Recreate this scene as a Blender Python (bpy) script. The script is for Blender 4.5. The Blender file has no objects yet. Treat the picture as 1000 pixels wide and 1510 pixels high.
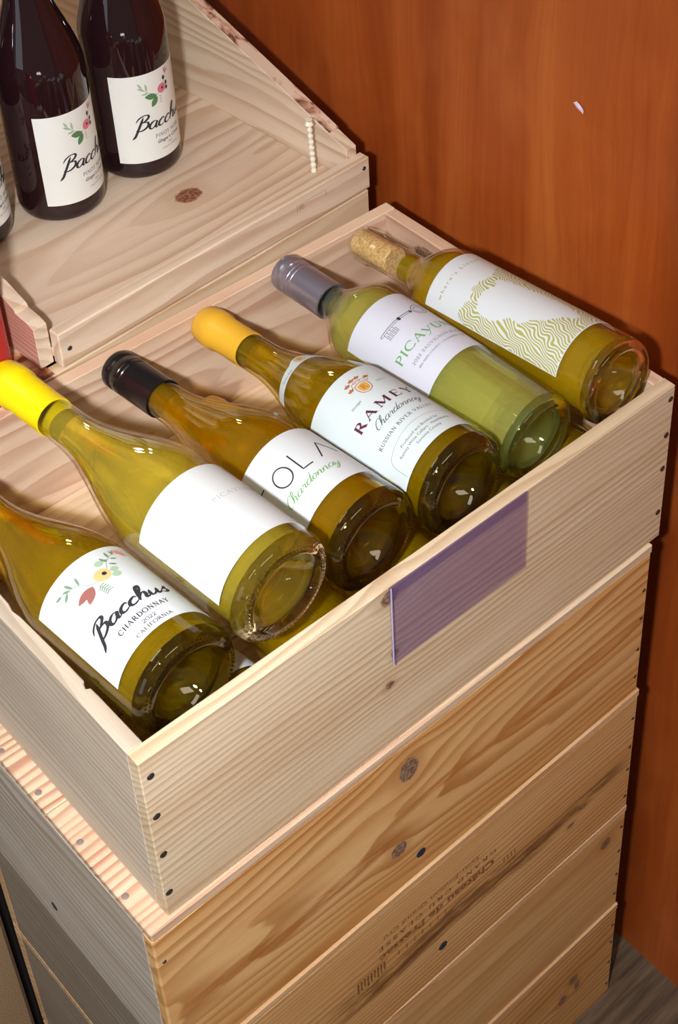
import bpy, bmesh, math, random
import numpy as np
from mathutils import Matrix, Vector
random.seed(7)
sc = bpy.context.scene
ZO = 0.889                      # the top rim of the filled crate stands this high above the floor
PI = math.pi

# ---------------------------------------------------------------- camera
F_PX, CX, CY = 2375.71, 673.87, 402.01
CAM = Vector((-0.26385, -0.56025, 0.83231 + ZO))
RR = ((0.72530518, -0.68842637, -0.00123406), (-0.42244973, -0.44366343, -0.79037901), (0.54357025, 0.57378732, -0.61261692))
camd = bpy.data.cameras.new('camera'); cam = bpy.data.objects.new('camera', camd); sc.collection.objects.link(cam)
camd.sensor_fit = 'HORIZONTAL'; camd.sensor_width = 36; camd.lens = F_PX / 1000 * 36
camd.shift_x = (500 - CX) / 1000; camd.shift_y = (CY - 755) / 1000
camd.clip_start = .02; camd.clip_end = 50
m = Matrix(((RR[0][0], -RR[1][0], -RR[2][0]), (RR[0][1], -RR[1][1], -RR[2][1]), (RR[0][2], -RR[1][2], -RR[2][2])))
cam.matrix_world = Matrix.Translation(CAM) @ m.to_4x4()
sc.camera = cam

# ---------------------------------------------------------------- world, lights, exposure
w = bpy.data.worlds.new('world'); sc.world = w; w.use_nodes = True
w.node_tree.nodes['Background'].inputs[0].default_value = (.80, .76, .70, 1)
w.node_tree.nodes['Background'].inputs[1].default_value = .155


def area(name, loc, target, sx, sy, power, col):
    l = bpy.data.lights.new(name, 'AREA'); l.shape = 'RECTANGLE'; l.size = sx; l.size_y = sy; l.energy = power; l.color = col
    o = bpy.data.objects.new(name, l); sc.collection.objects.link(o)
    o.location = loc
    o.rotation_euler = (Vector(target) - Vector(loc)).to_track_quat('-Z', 'Y').to_euler()
    return o


right = Vector(RR[0]); up = -Vector(RR[1])
flash = area('camera_flash', CAM - right * .15 - up * .03, (.06, .04, ZO - .04), .06, .04, 6.4, (.95, .97, 1)); flash.data.spread = math.radians(97)
for k, (x, y) in enumerate(((-.9, .9), (.1, -1.1), (-1.5, -.6))):
    area('ceiling_lamp', (x, y, 2.9), (x, y, 0), 1.1, .28, 7, (1, .84, .64))
area('store_window_light', (-2.6, -.3, 1.5), (.1, .1, ZO - .3), 1.0, 1.3, 5.5, (.80, .90, 1))
area('warm_lamp_low', (1.1, -1.9, .80), (.35, 0, ZO - .4), .35, .35, 21, (1, .60, .24))
area('far_ceiling_lamp', (1.55, 3.7, 2.35), (.2, .2, ZO), .75, .22, 16, (1, .90, .80))
for k in range(5):
    area('far_display_lamp', (-1.50 - .13 * k, -3.15 + .06 * k, .62 + .05 * (k % 2)), (.3, .5, ZO), .05, .20, .9, (1, .98, .90))

sc.view_settings.view_transform = 'Standard'; sc.view_settings.look = 'None'
sc.view_settings.gamma = 1; sc.view_settings.use_curve_mapping = False
sc.view_settings.exposure = 0.0
cy = sc.cycles
cy.use_denoising = True
cy.max_bounces = 18; cy.transmission_bounces = 18; cy.glossy_bounces = 6; cy.diffuse_bounces = 4; cy.transparent_max_bounces = 16
cy.sample_clamp_indirect = 6; cy.blur_glossy = .3


# ---------------------------------------------------------------- node helper
def srgb(r, g, b):
    f = lambda c: c / 12.92 if c <= .04045 else ((c + .055) / 1.055) ** 2.4
    return (f(r / 255), f(g / 255), f(b / 255), 1)


class NT:
    def __init__(s, name):
        s.m = bpy.data.materials.new(name); s.m.use_nodes = True; s.t = s.m.node_tree; s.t.nodes.clear()
        s.out = s.t.nodes.new('ShaderNodeOutputMaterial')

    def n(s, typ, ins=None, **kw):
        nd = s.t.nodes.new(typ)
        for k, v in kw.items(): setattr(nd, k, v)
        for k, v in (ins or {}).items(): s.put(nd.inputs[k], v)
        return nd

    def put(s, sock, v):
        if isinstance(v, bpy.types.NodeSocket): s.t.links.new(v, sock)
        elif isinstance(v, bpy.types.Node): s.t.links.new(v.outputs[0], sock)
        else: sock.default_value = v

    def ma(s, op, a, b=0.0, c=0.0, clamp=False):
        nd = s.t.nodes.new('ShaderNodeMath'); nd.operation = op; nd.use_clamp = clamp
        s.put(nd.inputs[0], a); s.put(nd.inputs[1], b); s.put(nd.inputs[2], c); return nd.outputs[0]

    def mix(s, fac, a, b, mode='MIX'):
        nd = s.t.nodes.new('ShaderNodeMix'); nd.data_type = 'RGBA'; nd.blend_type = mode
        s.put(nd.inputs[0], fac); s.put(nd.inputs[6], a); s.put(nd.inputs[7], b); return nd.outputs[2]

    def ramp(s, v, stops, interp='LINEAR'):
        nd = s.t.nodes.new('ShaderNodeValToRGB'); nd.color_ramp.interpolation = interp
        e = nd.color_ramp.elements
        while len(e) < len(stops): e.new(.5)
        for i, (p, c) in enumerate(stops): e[i].position = p; e[i].color = c if len(c) == 4 else (*c, 1)
        s.put(nd.inputs[0], v); return nd.outputs[0]

    def noise(s, vec, scale=1, detail=3, rough=.5, dist=0):
        nd = s.n('ShaderNodeTexNoise', {'Vector': vec, 'Scale': scale, 'Detail': detail, 'Roughness': rough, 'Distortion': dist}); return nd.outputs[0]

    def comb(s, x, y, z=0.0):
        nd = s.t.nodes.new('ShaderNodeCombineXYZ'); s.put(nd.inputs[0], x); s.put(nd.inputs[1], y); s.put(nd.inputs[2], z); return nd.outputs[0]

    def smooth(s, v, a, b, lo=0.0, hi=1.0):
        nd = s.t.nodes.new('ShaderNodeMapRange'); nd.interpolation_type = 'SMOOTHSTEP'
        s.put(nd.inputs[0], v); s.put(nd.inputs[1], a); s.put(nd.inputs[2], b); s.put(nd.inputs[3], lo); s.put(nd.inputs[4], hi); return nd.outputs[0]

    def bsdf(s, **kw):
        p = s.t.nodes.new('ShaderNodeBsdfPrincipled')
        for k, v in kw.items(): s.put(p.inputs[k.replace('_', ' ')], v)
        s.t.links.new(p.outputs[0], s.out.inputs[0]); s.p = p; return p


def plain(name, col, rough=.5, metal=0.0, **kw):
    t = NT(name); t.bsdf(Base_Color=col, Roughness=rough, Metallic=metal, **kw); return t.m


def pine(name, light, mid, dark, seed=0.0, freq=110.0, knots=(), streaks=(), cath=None, contrast=1.0, kcol=(srgb(98, 74, 58), srgb(152, 122, 98))):
    """boards carry 'g' = (along the grain, across, thickness) in metres"""
    t = NT(name)
    g = t.n('ShaderNodeAttribute', attribute_name='g').outputs['Vector']
    sp = t.n('ShaderNodeSeparateXYZ', {0: g}); u, v, z = sp.outputs[0], sp.outputs[1], sp.outputs[2]
    vv = v
    kmask = None; khalo = None
    for (ku, kv, ka, kb) in knots:
        du = t.ma('DIVIDE', t.ma('SUBTRACT', u, ku), ka); dv = t.ma('DIVIDE', t.ma('SUBTRACT', v, kv), kb)
        d2 = t.ma('ADD', t.ma('MULTIPLY', du, du), t.ma('MULTIPLY', dv, dv))
        wide = t.ma('ADD', t.ma('MULTIPLY', t.ma('MULTIPLY', du, du), .10), t.ma('MULTIPLY', t.ma('MULTIPLY', dv, dv), .22))
        ex = t.ma('EXPONENT', t.ma('MULTIPLY', wide, -1.0))
        vv = t.ma('SUBTRACT', vv, t.ma('MULTIPLY', t.ma('MULTIPLY', t.ma('SUBTRACT', v, kv), ex), .8))
        nz = t.noise(t.comb(u, v, seed), 260, 2)
        dn = t.ma('ADD', t.ma('SQRT', d2), t.ma('MULTIPLY', t.ma('SUBTRACT', nz, .5), .45))
        mk = t.smooth(dn, 1.05, .82); hl = t.smooth(dn, 2.6, .9)
        kmask = mk if kmask is None else t.ma('MAXIMUM', kmask, mk)
        khalo = hl if khalo is None else t.ma('MAXIMUM', khalo, hl)
    slow = t.noise(t.comb(t.ma('MULTIPLY', u, 2.2), t.ma('MULTIPLY', vv, 14), t.ma('ADD', t.ma('MULTIPLY', z, 14), seed)), 1.0, 2)
    if cath:
        cu, cv, ru = cath
        a = t.ma('MULTIPLY', t.ma('SUBTRACT', u, cu), ru); b = t.ma('SUBTRACT', vv, cv)
        base = t.ma('SQRT', t.ma('ADD', t.ma('ADD', t.ma('MULTIPLY', a, a), t.ma('MULTIPLY', b, b)), .00001))
    else:
        base = t.ma('ADD', vv, t.ma('MULTIPLY', z, .7))
    ph = t.ma('ADD', t.ma('MULTIPLY', base, freq), t.ma('MULTIPLY', slow, 5.5))
    ph = t.ma('ADD', ph, t.ma('MULTIPLY', t.noise(t.comb(t.ma('MULTIPLY', u, 14), t.ma('MULTIPLY', vv, 60), seed), 1, 2), .45))
    fr = t.ma('FRACT', ph)
    ring = t.ma('MULTIPLY', t.smooth(fr, .25, .86), t.smooth(fr, 1.0, .92))
    amp = t.noise(t.comb(t.ma('MULTIPLY', u, 1.7), t.ma('MULTIPLY', vv, 30), seed + 5.3), 1, 2)
    ring = t.ma('MULTIPLY', ring, t.smooth(amp, .25, .75, .25 * contrast, contrast))
    fib = t.noise(t.comb(t.ma('MULTIPLY', u, 26), t.ma('MULTIPLY', vv, 1500), t.ma('MULTIPLY', z, 1500)), 1, 3, .6)
    patch = t.noise(t.comb(t.ma('MULTIPLY', u, 4), t.ma('MULTIPLY', vv, 22), seed + 9), 1, 3)
    col = t.mix(t.smooth(patch, .25, .75), light, mid)
    col = t.mix(t.ma('MULTIPLY', ring, .8), col, dark)
    col = t.mix(t.smooth(fib, .3, .75, 0, .22), col, dark)
    for (s0, s1, sv, sw, scol) in streaks:      # resin / heartwood streaks that run with the grain
        wob = t.noise(t.comb(t.ma('MULTIPLY', u, 9), seed + sv * 31, 0.0), 1, 2)
        dv = t.ma('ABSOLUTE', t.ma('SUBTRACT', t.ma('ADD', v, t.ma('MULTIPLY', t.ma('SUBTRACT', wob, .5), .03)), sv))
        along = t.ma('MULTIPLY', t.smooth(u, s0, s0 + .05), t.smooth(u, s1, s1 - .05))
        k = t.ma('MULTIPLY', t.ma('MULTIPLY', t.smooth(dv, sw, sw * .35), along), t.smooth(t.noise(t.comb(t.ma('MULTIPLY', u, 22), t.ma('MULTIPLY', v, 160), seed), 1, 4, .6), .28, .6))
        col = t.mix(t.ma('MULTIPLY', k, .8), col, scol)
    if kmask is not None:
        col = t.mix(t.ma('MULTIPLY', khalo, .38), col, dark)
        kn = t.noise(t.comb(u, v, seed), 330, 3)
        col = t.mix(kmask, col, t.mix(t.smooth(kn, .35, .65), *kcol))
    bmp = t.n('ShaderNodeBump', {'Strength': .28, 'Distance': .0006, 'Height': t.ma('ADD', fib, t.ma('MULTIPLY', ring, .6))})
    t.bsdf(Base_Color=col, Roughness=.52, Normal=bmp.outputs[0]); t.p.inputs['Specular IOR Level'].default_value = .3
    return t.m


L1, M1, D1 = srgb(226, 205, 176), srgb(212, 184, 150), srgb(186, 146, 106)
PN = {}
PN['shelf'] = pine('pine_pale', srgb(226, 208, 186), srgb(216, 193, 168), srgb(186, 150, 118), 1.7, 75, contrast=1)
PN['a'] = pine('pine_light', L1, M1, D1, 3.1, 90)
PN['b'] = pine('pine_warm', srgb(222, 190, 150), srgb(206, 166, 120), srgb(176, 122, 76), 8.4, 120)
PN['pink'] = pine('pine_pink', srgb(222, 176, 158), srgb(206, 150, 130), srgb(176, 112, 92), 2.2, 200)
PN['endgrain'] = pine('pine_endgrain', srgb(216, 197, 168), srgb(204, 176, 146), srgb(172, 116, 90), 5.0, 125, contrast=1.3)

# ---------------------------------------------------------------- object helpers
COL = sc.collection


def thing(name, label, cat, loc=(0, 0, 0), group=None, mat=None):
    o = bpy.data.objects.new(name, None); COL.objects.link(o); o.empty_display_size = .05
    if mat is not None:
        o.matrix_world = Matrix.Translation((0, 0, ZO)) @ mat
    else:
        o.location = (loc[0], loc[1], loc[2] + ZO)
    o['label'] = label; o['category'] = cat
    if group: o['group'] = group
    return o


def mesh_obj(name, me, mats, parent=None, loc=(0, 0, 0)):
    o = bpy.data.objects.new(name, me); COL.objects.link(o)
    for mm in (mats if isinstance(mats, (list, tuple)) else [mats]):
        if mm.name not in [x.name for x in me.materials if x]: me.materials.append(mm)
    if parent: o.parent = parent; o.location = loc
    else: o.location = (loc[0], loc[1], loc[2] + ZO)
    return o


def from_bm(name, bm, mats, parent=None, loc=(0, 0, 0), smooth=False):
    me = bpy.data.meshes.new(name); bm.to_mesh(me); bm.free()
    if smooth:
        me.polygons.foreach_set('use_smooth', [True] * len(me.polygons)); 
    return mesh_obj(name, me, mats, parent, loc)


def pydata(name, vs, fs, mats, parent=None, smooth=False, loc=(0, 0, 0)):
    me = bpy.data.meshes.new(name); me.from_pydata(vs, [], fs); me.update()
    if smooth: me.polygons.foreach_set('use_smooth', [True] * len(me.polygons)); me.set_sharp_from_angle(angle=math.radians(38))
    return mesh_obj(name, me, mats, parent, loc)


def structure(o): o['kind'] = 'structure'; return o


def jitter_box(x0, x1, y0, y1, z0, z1, bev=.0008):
    bm = bmesh.new()
    vs = [bm.verts.new((x, y, z)) for x in (x0, x1) for y in (y0, y1) for z in (z0, z1)]
    for f in ((0, 1, 3, 2), (4, 6, 7, 5), (0, 4, 5, 1), (2, 3, 7, 6), (0, 2, 6, 4), (1, 5, 7, 3)): bm.faces.new([vs[i] for i in f])
    bmesh.ops.recalc_face_normals(bm, faces=bm.faces)
    if bev: bmesh.ops.bevel(bm, geom=list(bm.edges), offset=bev, segments=1, affect='EDGES')
    return bm


def grain(me, ax, off=(0, 0, 0)):
    """store board coordinates: ax = order of axes (along, across, thick)"""
    co = np.empty(len(me.vertices) * 3); me.vertices.foreach_get('co', co); co = co.reshape(-1, 3)
    gg = np.stack([co[:, ax[i]] + off[i] for i in range(3)], 1)
    at = me.attributes.new('g', 'FLOAT_VECTOR', 'POINT'); at.data.foreach_set('vector', gg.ravel().astype(np.float32))


def board(name, box, ax, mat, parent, off=None, bev=.0008, label=None):
    o = from_bm(name, jitter_box(*box, bev), mat, parent)
    if off is None: off = (random.uniform(0, 9), random.uniform(0, 2), random.uniform(0, 2))
    grain(o.data, ax, off)
    if label: o['label'] = label
    return o


def prism(name, poly, z0, z1, plane, ax, mat, parent, off=None, bev=.0006):
    """extruded outline; plane 'xy' extrudes in z, 'yz' extrudes in x"""
    bm = bmesh.new(); a = []; b = []
    for (p, q) in poly:
        if plane == 'xy': a.append(bm.verts.new((p, q, z0))); b.append(bm.verts.new((p, q, z1)))
        else: a.append(bm.verts.new((z0, p, q))); b.append(bm.verts.new((z1, p, q)))
    n = len(poly); bm.faces.new(a); bm.faces.new(b[::-1])
    for i in range(n): bm.faces.new((a[i], b[i], b[(i + 1) % n], a[(i + 1) % n]))
    bmesh.ops.recalc_face_normals(bm, faces=bm.faces)
    if bev: bmesh.ops.bevel(bm, geom=list(bm.edges), offset=bev, segments=1, affect='EDGES')
    bmesh.ops.triangulate(bm, faces=[f for f in bm.faces if len(f.verts) > 4])
    o = from_bm(name, bm, mat, parent)
    if off is None: off = (random.uniform(0, 9), random.uniform(0, 2), random.uniform(0, 2))
    grain(o.data, ax, off); return o


STEEL = plain('nail_steel', (.10, .09, .085, 1), .38, .8)
SCREW = plain('blued_steel', (.05, .06, .09, 1), .4, .6)
_nail = {}


def nail(parent, loc, normal, r=.0028, mat=STEEL, name='nail'):
    key = (round(r, 5), mat.name)
    if key not in _nail:
        prof = [(0, .0006), (.55, .00055), (.9, .0003), (1, 0), (1, -.004)]
        n = 14; vs = [(0, 0, .0006)]; fs = []
        for (q, z) in prof[1:]:
            for i in range(n): a = 2 * PI * i / n; vs.append((q * r * math.cos(a), q * r * math.sin(a), z))
        for i in range(n): fs.append((0, 1 + i, 1 + (i + 1) % n))
        for k in range(len(prof) - 2):
            for i in range(n):
                a = 1 + k * n + i; b = 1 + k * n + (i + 1) % n; fs.append((a, a + n, b + n, b))
        me = bpy.data.meshes.new(name); me.from_pydata(vs, [], fs); me.update(); me.materials.append(mat); _nail[key] = me
    o = bpy.data.objects.new(name, _nail[key]); COL.objects.link(o); o.parent = parent; o.location = loc
    o.rotation_euler = Vector(normal).to_track_quat('Z', 'Y').to_euler()
    return o


# ---------------------------------------------------------------- setting
def cherry():
    t = NT('red_cherry_laminate')
    tc = t.n('ShaderNodeNewGeometry'); sp = t.n('ShaderNodeSeparateXYZ', {0: tc.outputs['Position']})
    y, z = sp.outputs[1], sp.outputs[2]
    wob = t.noise(t.comb(t.ma('MULTIPLY', y, 5), t.ma('MULTIPLY', z, 1.6), 3.0), 1, 3)
    yy = t.ma('ADD', y, t.ma('MULTIPLY', wob, .10))
    broad = t.noise(t.comb(t.ma('MULTIPLY', yy, 15), t.ma('MULTIPLY', z, .8), 1.0), 1, 2, .5)
    fine = t.noise(t.comb(t.ma('MULTIPLY', yy, 170), t.ma('MULTIPLY', z, 5), 2.0), 1, 4, .6)
    curl = t.noise(t.comb(t.ma('MULTIPLY', yy, 12), t.ma('MULTIPLY', z, 6), 6.0), 1, 3, .6)
    pores = t.noise(t.comb(t.ma('MULTIPLY', yy, 900), t.ma('MULTIPLY', z, 40), 4.0), 1, 2)
    c = t.ramp(broad, [(.25, srgb(126, 55, 17)), (.5, srgb(162, 76, 27)), (.75, srgb(182, 98, 42))])
    c = t.mix(t.smooth(fine, .35, .75, 0, .28), c, srgb(118, 42, 12))
    c = t.mix(t.smooth(curl, .45, .75, 0, .35), c, srgb(192, 106, 50))
    c = t.mix(t.smooth(pores, .55, .8, 0, .25), c, srgb(110, 45, 20))
    t.bsdf(Base_Color=c, Roughness=.40); t.p.inputs['Specular IOR Level'].default_value = .28
    return t.m


def darkfloor():
    t = NT('dark_floor_boards')
    tc = t.n('ShaderNodeNewGeometry'); sp = t.n('ShaderNodeSeparateXYZ', {0: tc.outputs['Position']})
    x, y = sp.outputs[0], sp.outputs[1]
    g = t.noise(t.comb(t.ma('MULTIPLY', x, 9), t.ma('MULTIPLY', y, 120), 0.0), 1, 4, .6)
    c = t.ramp(g, [(.3, srgb(58, 44, 32)), (.7, srgb(108, 88, 66))])
    t.bsdf(Base_Color=c, Roughness=.55); return t.m


WX = .550
bm = jitter_box(WX, WX + .03, -1.2, .84, 0, 1.75, 0)
wr = structure(from_bm('wall_right', bm, cherry())); wr.location.z = 0
DF = darkfloor()
fl = structure(bpy.data.objects.new('floor', bpy.data.meshes.new('floor'))); COL.objects.link(fl)
bm = jitter_box(-2.2, WX + .03, -1.6, 1.6, -.03, 0, 0); bm.to_mesh(fl.data); bm.free(); fl.data.materials.append(DF)
chip = pydata('sticker_scrap', [(0, 0, 0), (0, .006, .002), (-.0008, .009, .006), (-.0012, .005, .009), (-.0006, .001, .006), (-.0016, -.003, .004), (-.0010, -.002, 0), (-.0014, .003, .004)],
              [(0, 1, 7), (1, 2, 7), (2, 3, 7), (3, 4, 7), (4, 5, 7), (5, 6, 7), (6, 0, 7)], plain('lilac_paper', srgb(226, 205, 226), .4), loc=(WX - .0004, .155, .155))
chip['label'] = 'tiny torn pale lilac sticker scrap stuck on the red-brown wood panel'; chip['category'] = 'sticker'

# ---------------------------------------------------------------- crates
H = .1685; D = .338; T = .012; LW = .5
FRONT1 = pine('pine_front_board', srgb(216, 197, 168), srgb(201, 175, 142), srgb(164, 130, 94), 4.2, 150,
              knots=((.2038, -.0105, .0085, .0075), (.2006, -.1015, .0045, .004), (.2065, -.071, .004, .004)), contrast=.9)
RIM = plain('rim_orange', srgb(226, 176, 130), .6)
top = thing('wine_crate', 'open pine wine crate filled with slanted white wine bottles, topmost of front stack', 'crate', (0, 0, -H), 'pine wine crates in the front stack')
Z = H    # crate-local height of the rim
b = board('front_board', (0, LW, 0, T, 0, Z), (0, 2, 1), FRONT1, top, (0, -H, 0))
for (x, z) in ((.0069, -.0186), (.0057, -.0595), (.0052, -.1009), (.0040, -.1434), (.4955, -.0124), (.4946, -.0502), (.4944, -.0870), (.4944, -.1373)):
    nail(top, (x, -.0002, z + H), (0, -1, 0))
REAR1 = pine('pine_rear_board', srgb(232, 206, 180), srgb(220, 188, 160), srgb(186, 142, 114), 6.6, 42, contrast=1.1, cath=(.16, -.10, .16))
board('rear_board', (0, LW, D - T, D, 0, Z), (0, 2, 1), REAR1, top, (0, -H, 0))
SIDE1 = pine('pine_side_board', srgb(204, 190, 172), srgb(188, 172, 154), srgb(152, 132, 112), 9.9, 130)
lw = [(0, T), (T, T), (.0118, .060), (.0115, .0685), (.0088, .0700), (.0100, .0745), (.0116, .0760), (.0112, .110), (.0100, .150), (.0088, .158), (.0104, .165), (.0112, .20), (.0118, D - T), (0, D - T)]
prism('side_board', lw, 0, Z - .0005, 'xy', (1, 2, 0), SIDE1, top)
KN2 = pine('pine_side_knotty', srgb(226, 198, 172), srgb(208, 172, 146), srgb(160, 112, 88), 12.1, 60, knots=((.27, -.018, .018, .008),))
board('side_board', (LW - T, LW, T, D - T, 0, Z - .0005), (1, 2, 0), KN2, top, (0, -H, 0))
for k in range(3):
    y0 = T + k * (D - 2 * T) / 3
    board('bottom_board', (T, LW - T, y0 + .0005, y0 + (D - 2 * T) / 3 - .0005, .048, .0585), (0, 1, 2), PN['a'], top)

AMB = srgb(222, 182, 128), srgb(208, 158, 98), srgb(168, 104, 48)
FR = {2: pine('pine_amber_board', srgb(222, 180, 124), srgb(204, 150, 88), srgb(164, 102, 46), 1.3, 85,
              knots=((.2139, -.2120, .0100, .0140), (.2010, -.3048, .0085, .0090)), cath=(.42, -.262, .16),
              streaks=((-.02, .22, -.287, .012, srgb(160, 96, 40)), (.18, .46, -.262, .008, srgb(168, 104, 44))), contrast=1.15),
      3: pine('pine_stamped_board', srgb(214, 174, 120), srgb(200, 152, 94), srgb(166, 110, 56), 5.6, 140,
              knots=((.423, -.474, .006, .0035), (.408, -.488, .005, .003)),
              streaks=((.10, .50, -.462, .0150, srgb(98, 56, 22)), (.10, .40, -.476, .0100, srgb(110, 62, 26))), contrast=.9),
      4: pine('pine_plain_board', srgb(212, 172, 120), srgb(198, 150, 94), srgb(170, 114, 60), 7.9, 60,
              knots=((.4643, -.578, .008, .008),), contrast=.7),
      5: pine('pine_lower_board', srgb(214, 168, 110), srgb(196, 144, 82), srgb(160, 100, 48), 2.8, 90,
              knots=((.430, -.790, .007, .007), (.437, -.808, .004, .008), (.415, -.812, .006, .008)))}
SD = {2: pine('pine_grey_side', srgb(196, 186, 172), srgb(178, 166, 152), srgb(142, 126, 110), 3.3, 90),
      3: pine('pine_dull_side', srgb(160, 148, 134), srgb(140, 126, 112), srgb(100, 86, 74), 5.5, 110, contrast=1.2)}
SD[4] = SD[5] = SD[3]
LAB = {2: 'inverted amber pine crate with oval grey knots, directly under the filled crate',
       3: 'inverted pine crate stamped with faded brown vineyard lettering in the front stack',
       4: 'plain inverted pine crate beneath the stamped crate in the front stack',
       5: 'bottom pine crate of the front stack, standing on the dark floor'}
ZT = {2: -.1690, 3: -.3600, 4: -.5400, 5: -.7150}; ZB = {2: -.3592, 3: -.5392, 4: -.7142, 5: -.889}
XO = {2: (-.0165, .4885), 3: (-.0085, .4905), 4: (-.0085, .4915), 5: (-.0090, .4930)}
YF = {2: -.0032, 3: -.0042, 4: -.0034, 5: -.0044}; DEP = {2: .335, 3: .3065, 4: .3065, 5: .3065}
CR = {}
for k in (2, 3, 4, 5):
    x0, x1 = XO[k]; w_ = x1 - x0; hh = ZT[k] - ZB[k]; dd = DEP[k]
    c = thing('wine_crate', LAB[k], 'crate', (x0, YF[k], ZB[k]), 'pine wine crates in the front stack'); CR[k] = c
    pt = .0095
    off = (x0, ZB[k], 0)
    board('front_board', (0, w_, .0008, .0128, 0, hh - pt - .0006), (0, 2, 1), FR[k], c, off, bev=.0014)
    board('rear_board', (0, w_, dd - T, dd, 0, hh - pt - .0006), (0, 2, 1), PN['b'], c)
    board('side_board', (0, T, .0128, dd - T, 0, hh - pt - .0006), (1, 2, 0), SD[k], c)
    board('side_board', (w_ - T, w_, .0128, dd - T, 0, hh - pt - .0006), (1, 2, 0), SD[k], c)
    cuts = [0, .128, .245, dd]
    for i in range(3):
        board('top_board', (0, w_, cuts[i] + (.0003 if i else 0), cuts[i + 1] - .0003, hh - pt, hh), (0, 1, 2), PN['endgrain'] if k == 2 else PN['b'], c, bev=.0010)
    for z in (.02, .06, .10, .14):
        nail(c, (w_ - .005, .0006, z + random.uniform(-.004, .004)), (0, -1, 0), .0019)
        if k == 2 and z > .13: nail(c, (.006, .0006, z + .01), (0, -1, 0), .0016)
for (x, y) in ((-.0123, .1925), (-.0113, .1433), (-.0118, .0889), (-.0123, .0326)):
    nail(CR[2], (x - XO[2][0], y - YF[2], ZT[2] - ZB[2] + .0001), (0, 0, 1), .0026, plain('grey_nail_head', (.28, .2, .19, 1), .5, .3))
nail(CR[2], (-.0001, .163, .028), (-1, 0, 0), .0042, SCREW, 'screw')['label'] = 'large blued screw head'
nail(CR[2], (.2238 - XO[2][0], .0006, -.3331 - ZB[2]), (0, -1, 0), .0050, SCREW, 'screw')
nail(CR[3], (.2456 - XO[3][0], .0006, -.4986 - ZB[3]), (0, -1, 0), .0050, SCREW, 'screw')

# back stack: turned a few degrees, its front face 4-26 mm behind the front stack
YAW = math.radians(3.73)
A0 = (.1672, .3428)


def backm(x, y, z): return Matrix.Translation((x, y, z)) @ Matrix.Rotation(YAW, 4, 'Z')


BL = ['bare pine crate right under the angled display tray, with stencilled letters on its side', 'second pine crate under the angled display tray in the back stack',
      'third pine crate under the angled display tray in the back stack', 'fourth pine crate under the display tray in the back stack', 'bottom pine crate of the back stack, standing on the floor']
BW = .3555; BD = .49
sidew = pine('pine_stencilled_side', srgb(226, 206, 192), srgb(212, 186, 170), srgb(178, 140, 122), 6.1, 80)
stacked = []
for k in range(5):
    zt = -.0025 - k * .1773; zb = zt - .1768
    if k == 4: zb = -.889
    hh = zt - zb
    c = thing('wine_crate', BL[k], 'crate', group='pine wine crates in the back stack', mat=backm(A0[0] - .0185, A0[1], zb)); stacked.append(c)
    board('front_board', (0, BW, 0, T, 0, hh), (0, 2, 1), PN['a'], c)
    board('rear_board', (0, BW, BD - T, BD, 0, hh), (0, 2, 1), PN['b'], c)
    board('side_board', (0, T, T, BD - T, 0, hh), (1, 2, 0), sidew, c)
    board('side_board', (BW - T, BW, T, BD - T, 0, hh), (1, 2, 0), PN['a'], c)
    board('bottom_board', (T, BW - T, T, BD - T, 0, .009), (0, 1, 2), PN['b'], c)

t = NT('resin_streaked_edge'); q_ = t.noise(t.n('ShaderNodeMapping', {0: t.n('ShaderNodeTexCoord').outputs['Object'], 3: (30, 60, 30)}).outputs[0], 1, 3, .6, .6)
t.bsdf(Base_Color=t.ramp(q_, [(.36, srgb(92, 50, 32)), (.48, srgb(176, 112, 76)), (.58, srgb(222, 184, 150))]), Roughness=.6)
o = from_bm('edge_strip', jitter_box(.0004, T - .001, .001, BD - .002, .1768, .1776, .0002), t.m, stacked[0]); o['label'] = 'resin-streaked brown top edge'
SHF = pine('pine_tray_floor', srgb(222, 202, 180), srgb(212, 188, 164), srgb(180, 142, 110), 2.4, 60,
           knots=((.2069, .0953, .0135, .0105),), cath=(.33, .105, .14), contrast=1.05, kcol=(srgb(104, 60, 42), srgb(156, 106, 82)))
SW = .3325; FZ = .0135
tray = thing('display_tray', 'pine crate cut on the slant as a display tray behind the filled crate', 'crate', mat=backm(A0[0], A0[1], 0))
board('front_board', (0, SW + .006, 0, T, 0, .0335), (0, 2, 1), PN['shelf'], tray, bev=.0012)
for i in range(2):
    board('floor_board', (0, SW - T, T + i * .23 + .0003, T + .23 + i * .23 - .0003, FZ - .009, FZ), (0, 1, 2), SHF, tray, (0, 0, 0))
# side boards sawn on the diagonal: low at the front, high at the back
bk = .47
pl = [(T, 0), (T, .0395), (.020, .0425), (.034, .0440), (.036, .0475), (.060, .0560), (.076, .0585), (.079, .0640), (.12, .0760), (bk, .225), (bk, 0)]
sl = prism_pink = prism('side_board', pl, -.0125, -.0002, 'yz', (1, 2, 0), PN['pink'], tray); sl['label'] = 'side board with a ragged sawn edge and a pinkish outer face'
sl.data.materials.append(PN['shelf'])
for p in sl.data.polygons: p.material_index = 0 if p.normal.x < -.9 else 1
pr = [(T - .002, 0), (T - .002, .044), (bk, .044 + .366 * (bk - T)), (bk, 0)]
prism('side_board', pr, SW - T, SW, 'yz', (1, 2, 0), PN['shelf'], tray)
BARK = NT('sawn_dark_edge'); g_ = BARK.n('ShaderNodeTexCoord').outputs['Object']
BARK.bsdf(Base_Color=BARK.ramp(BARK.noise(BARK.n('ShaderNodeMapping', {0: g_, 3: (60, 22, 22)}).outputs[0], 1, 3, .6, .8), [(.42, srgb(222, 192, 170)), (.5, srgb(196, 150, 124)), (.56, srgb(110, 74, 58))]), Roughness=.6)
sl_ = .366
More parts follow.
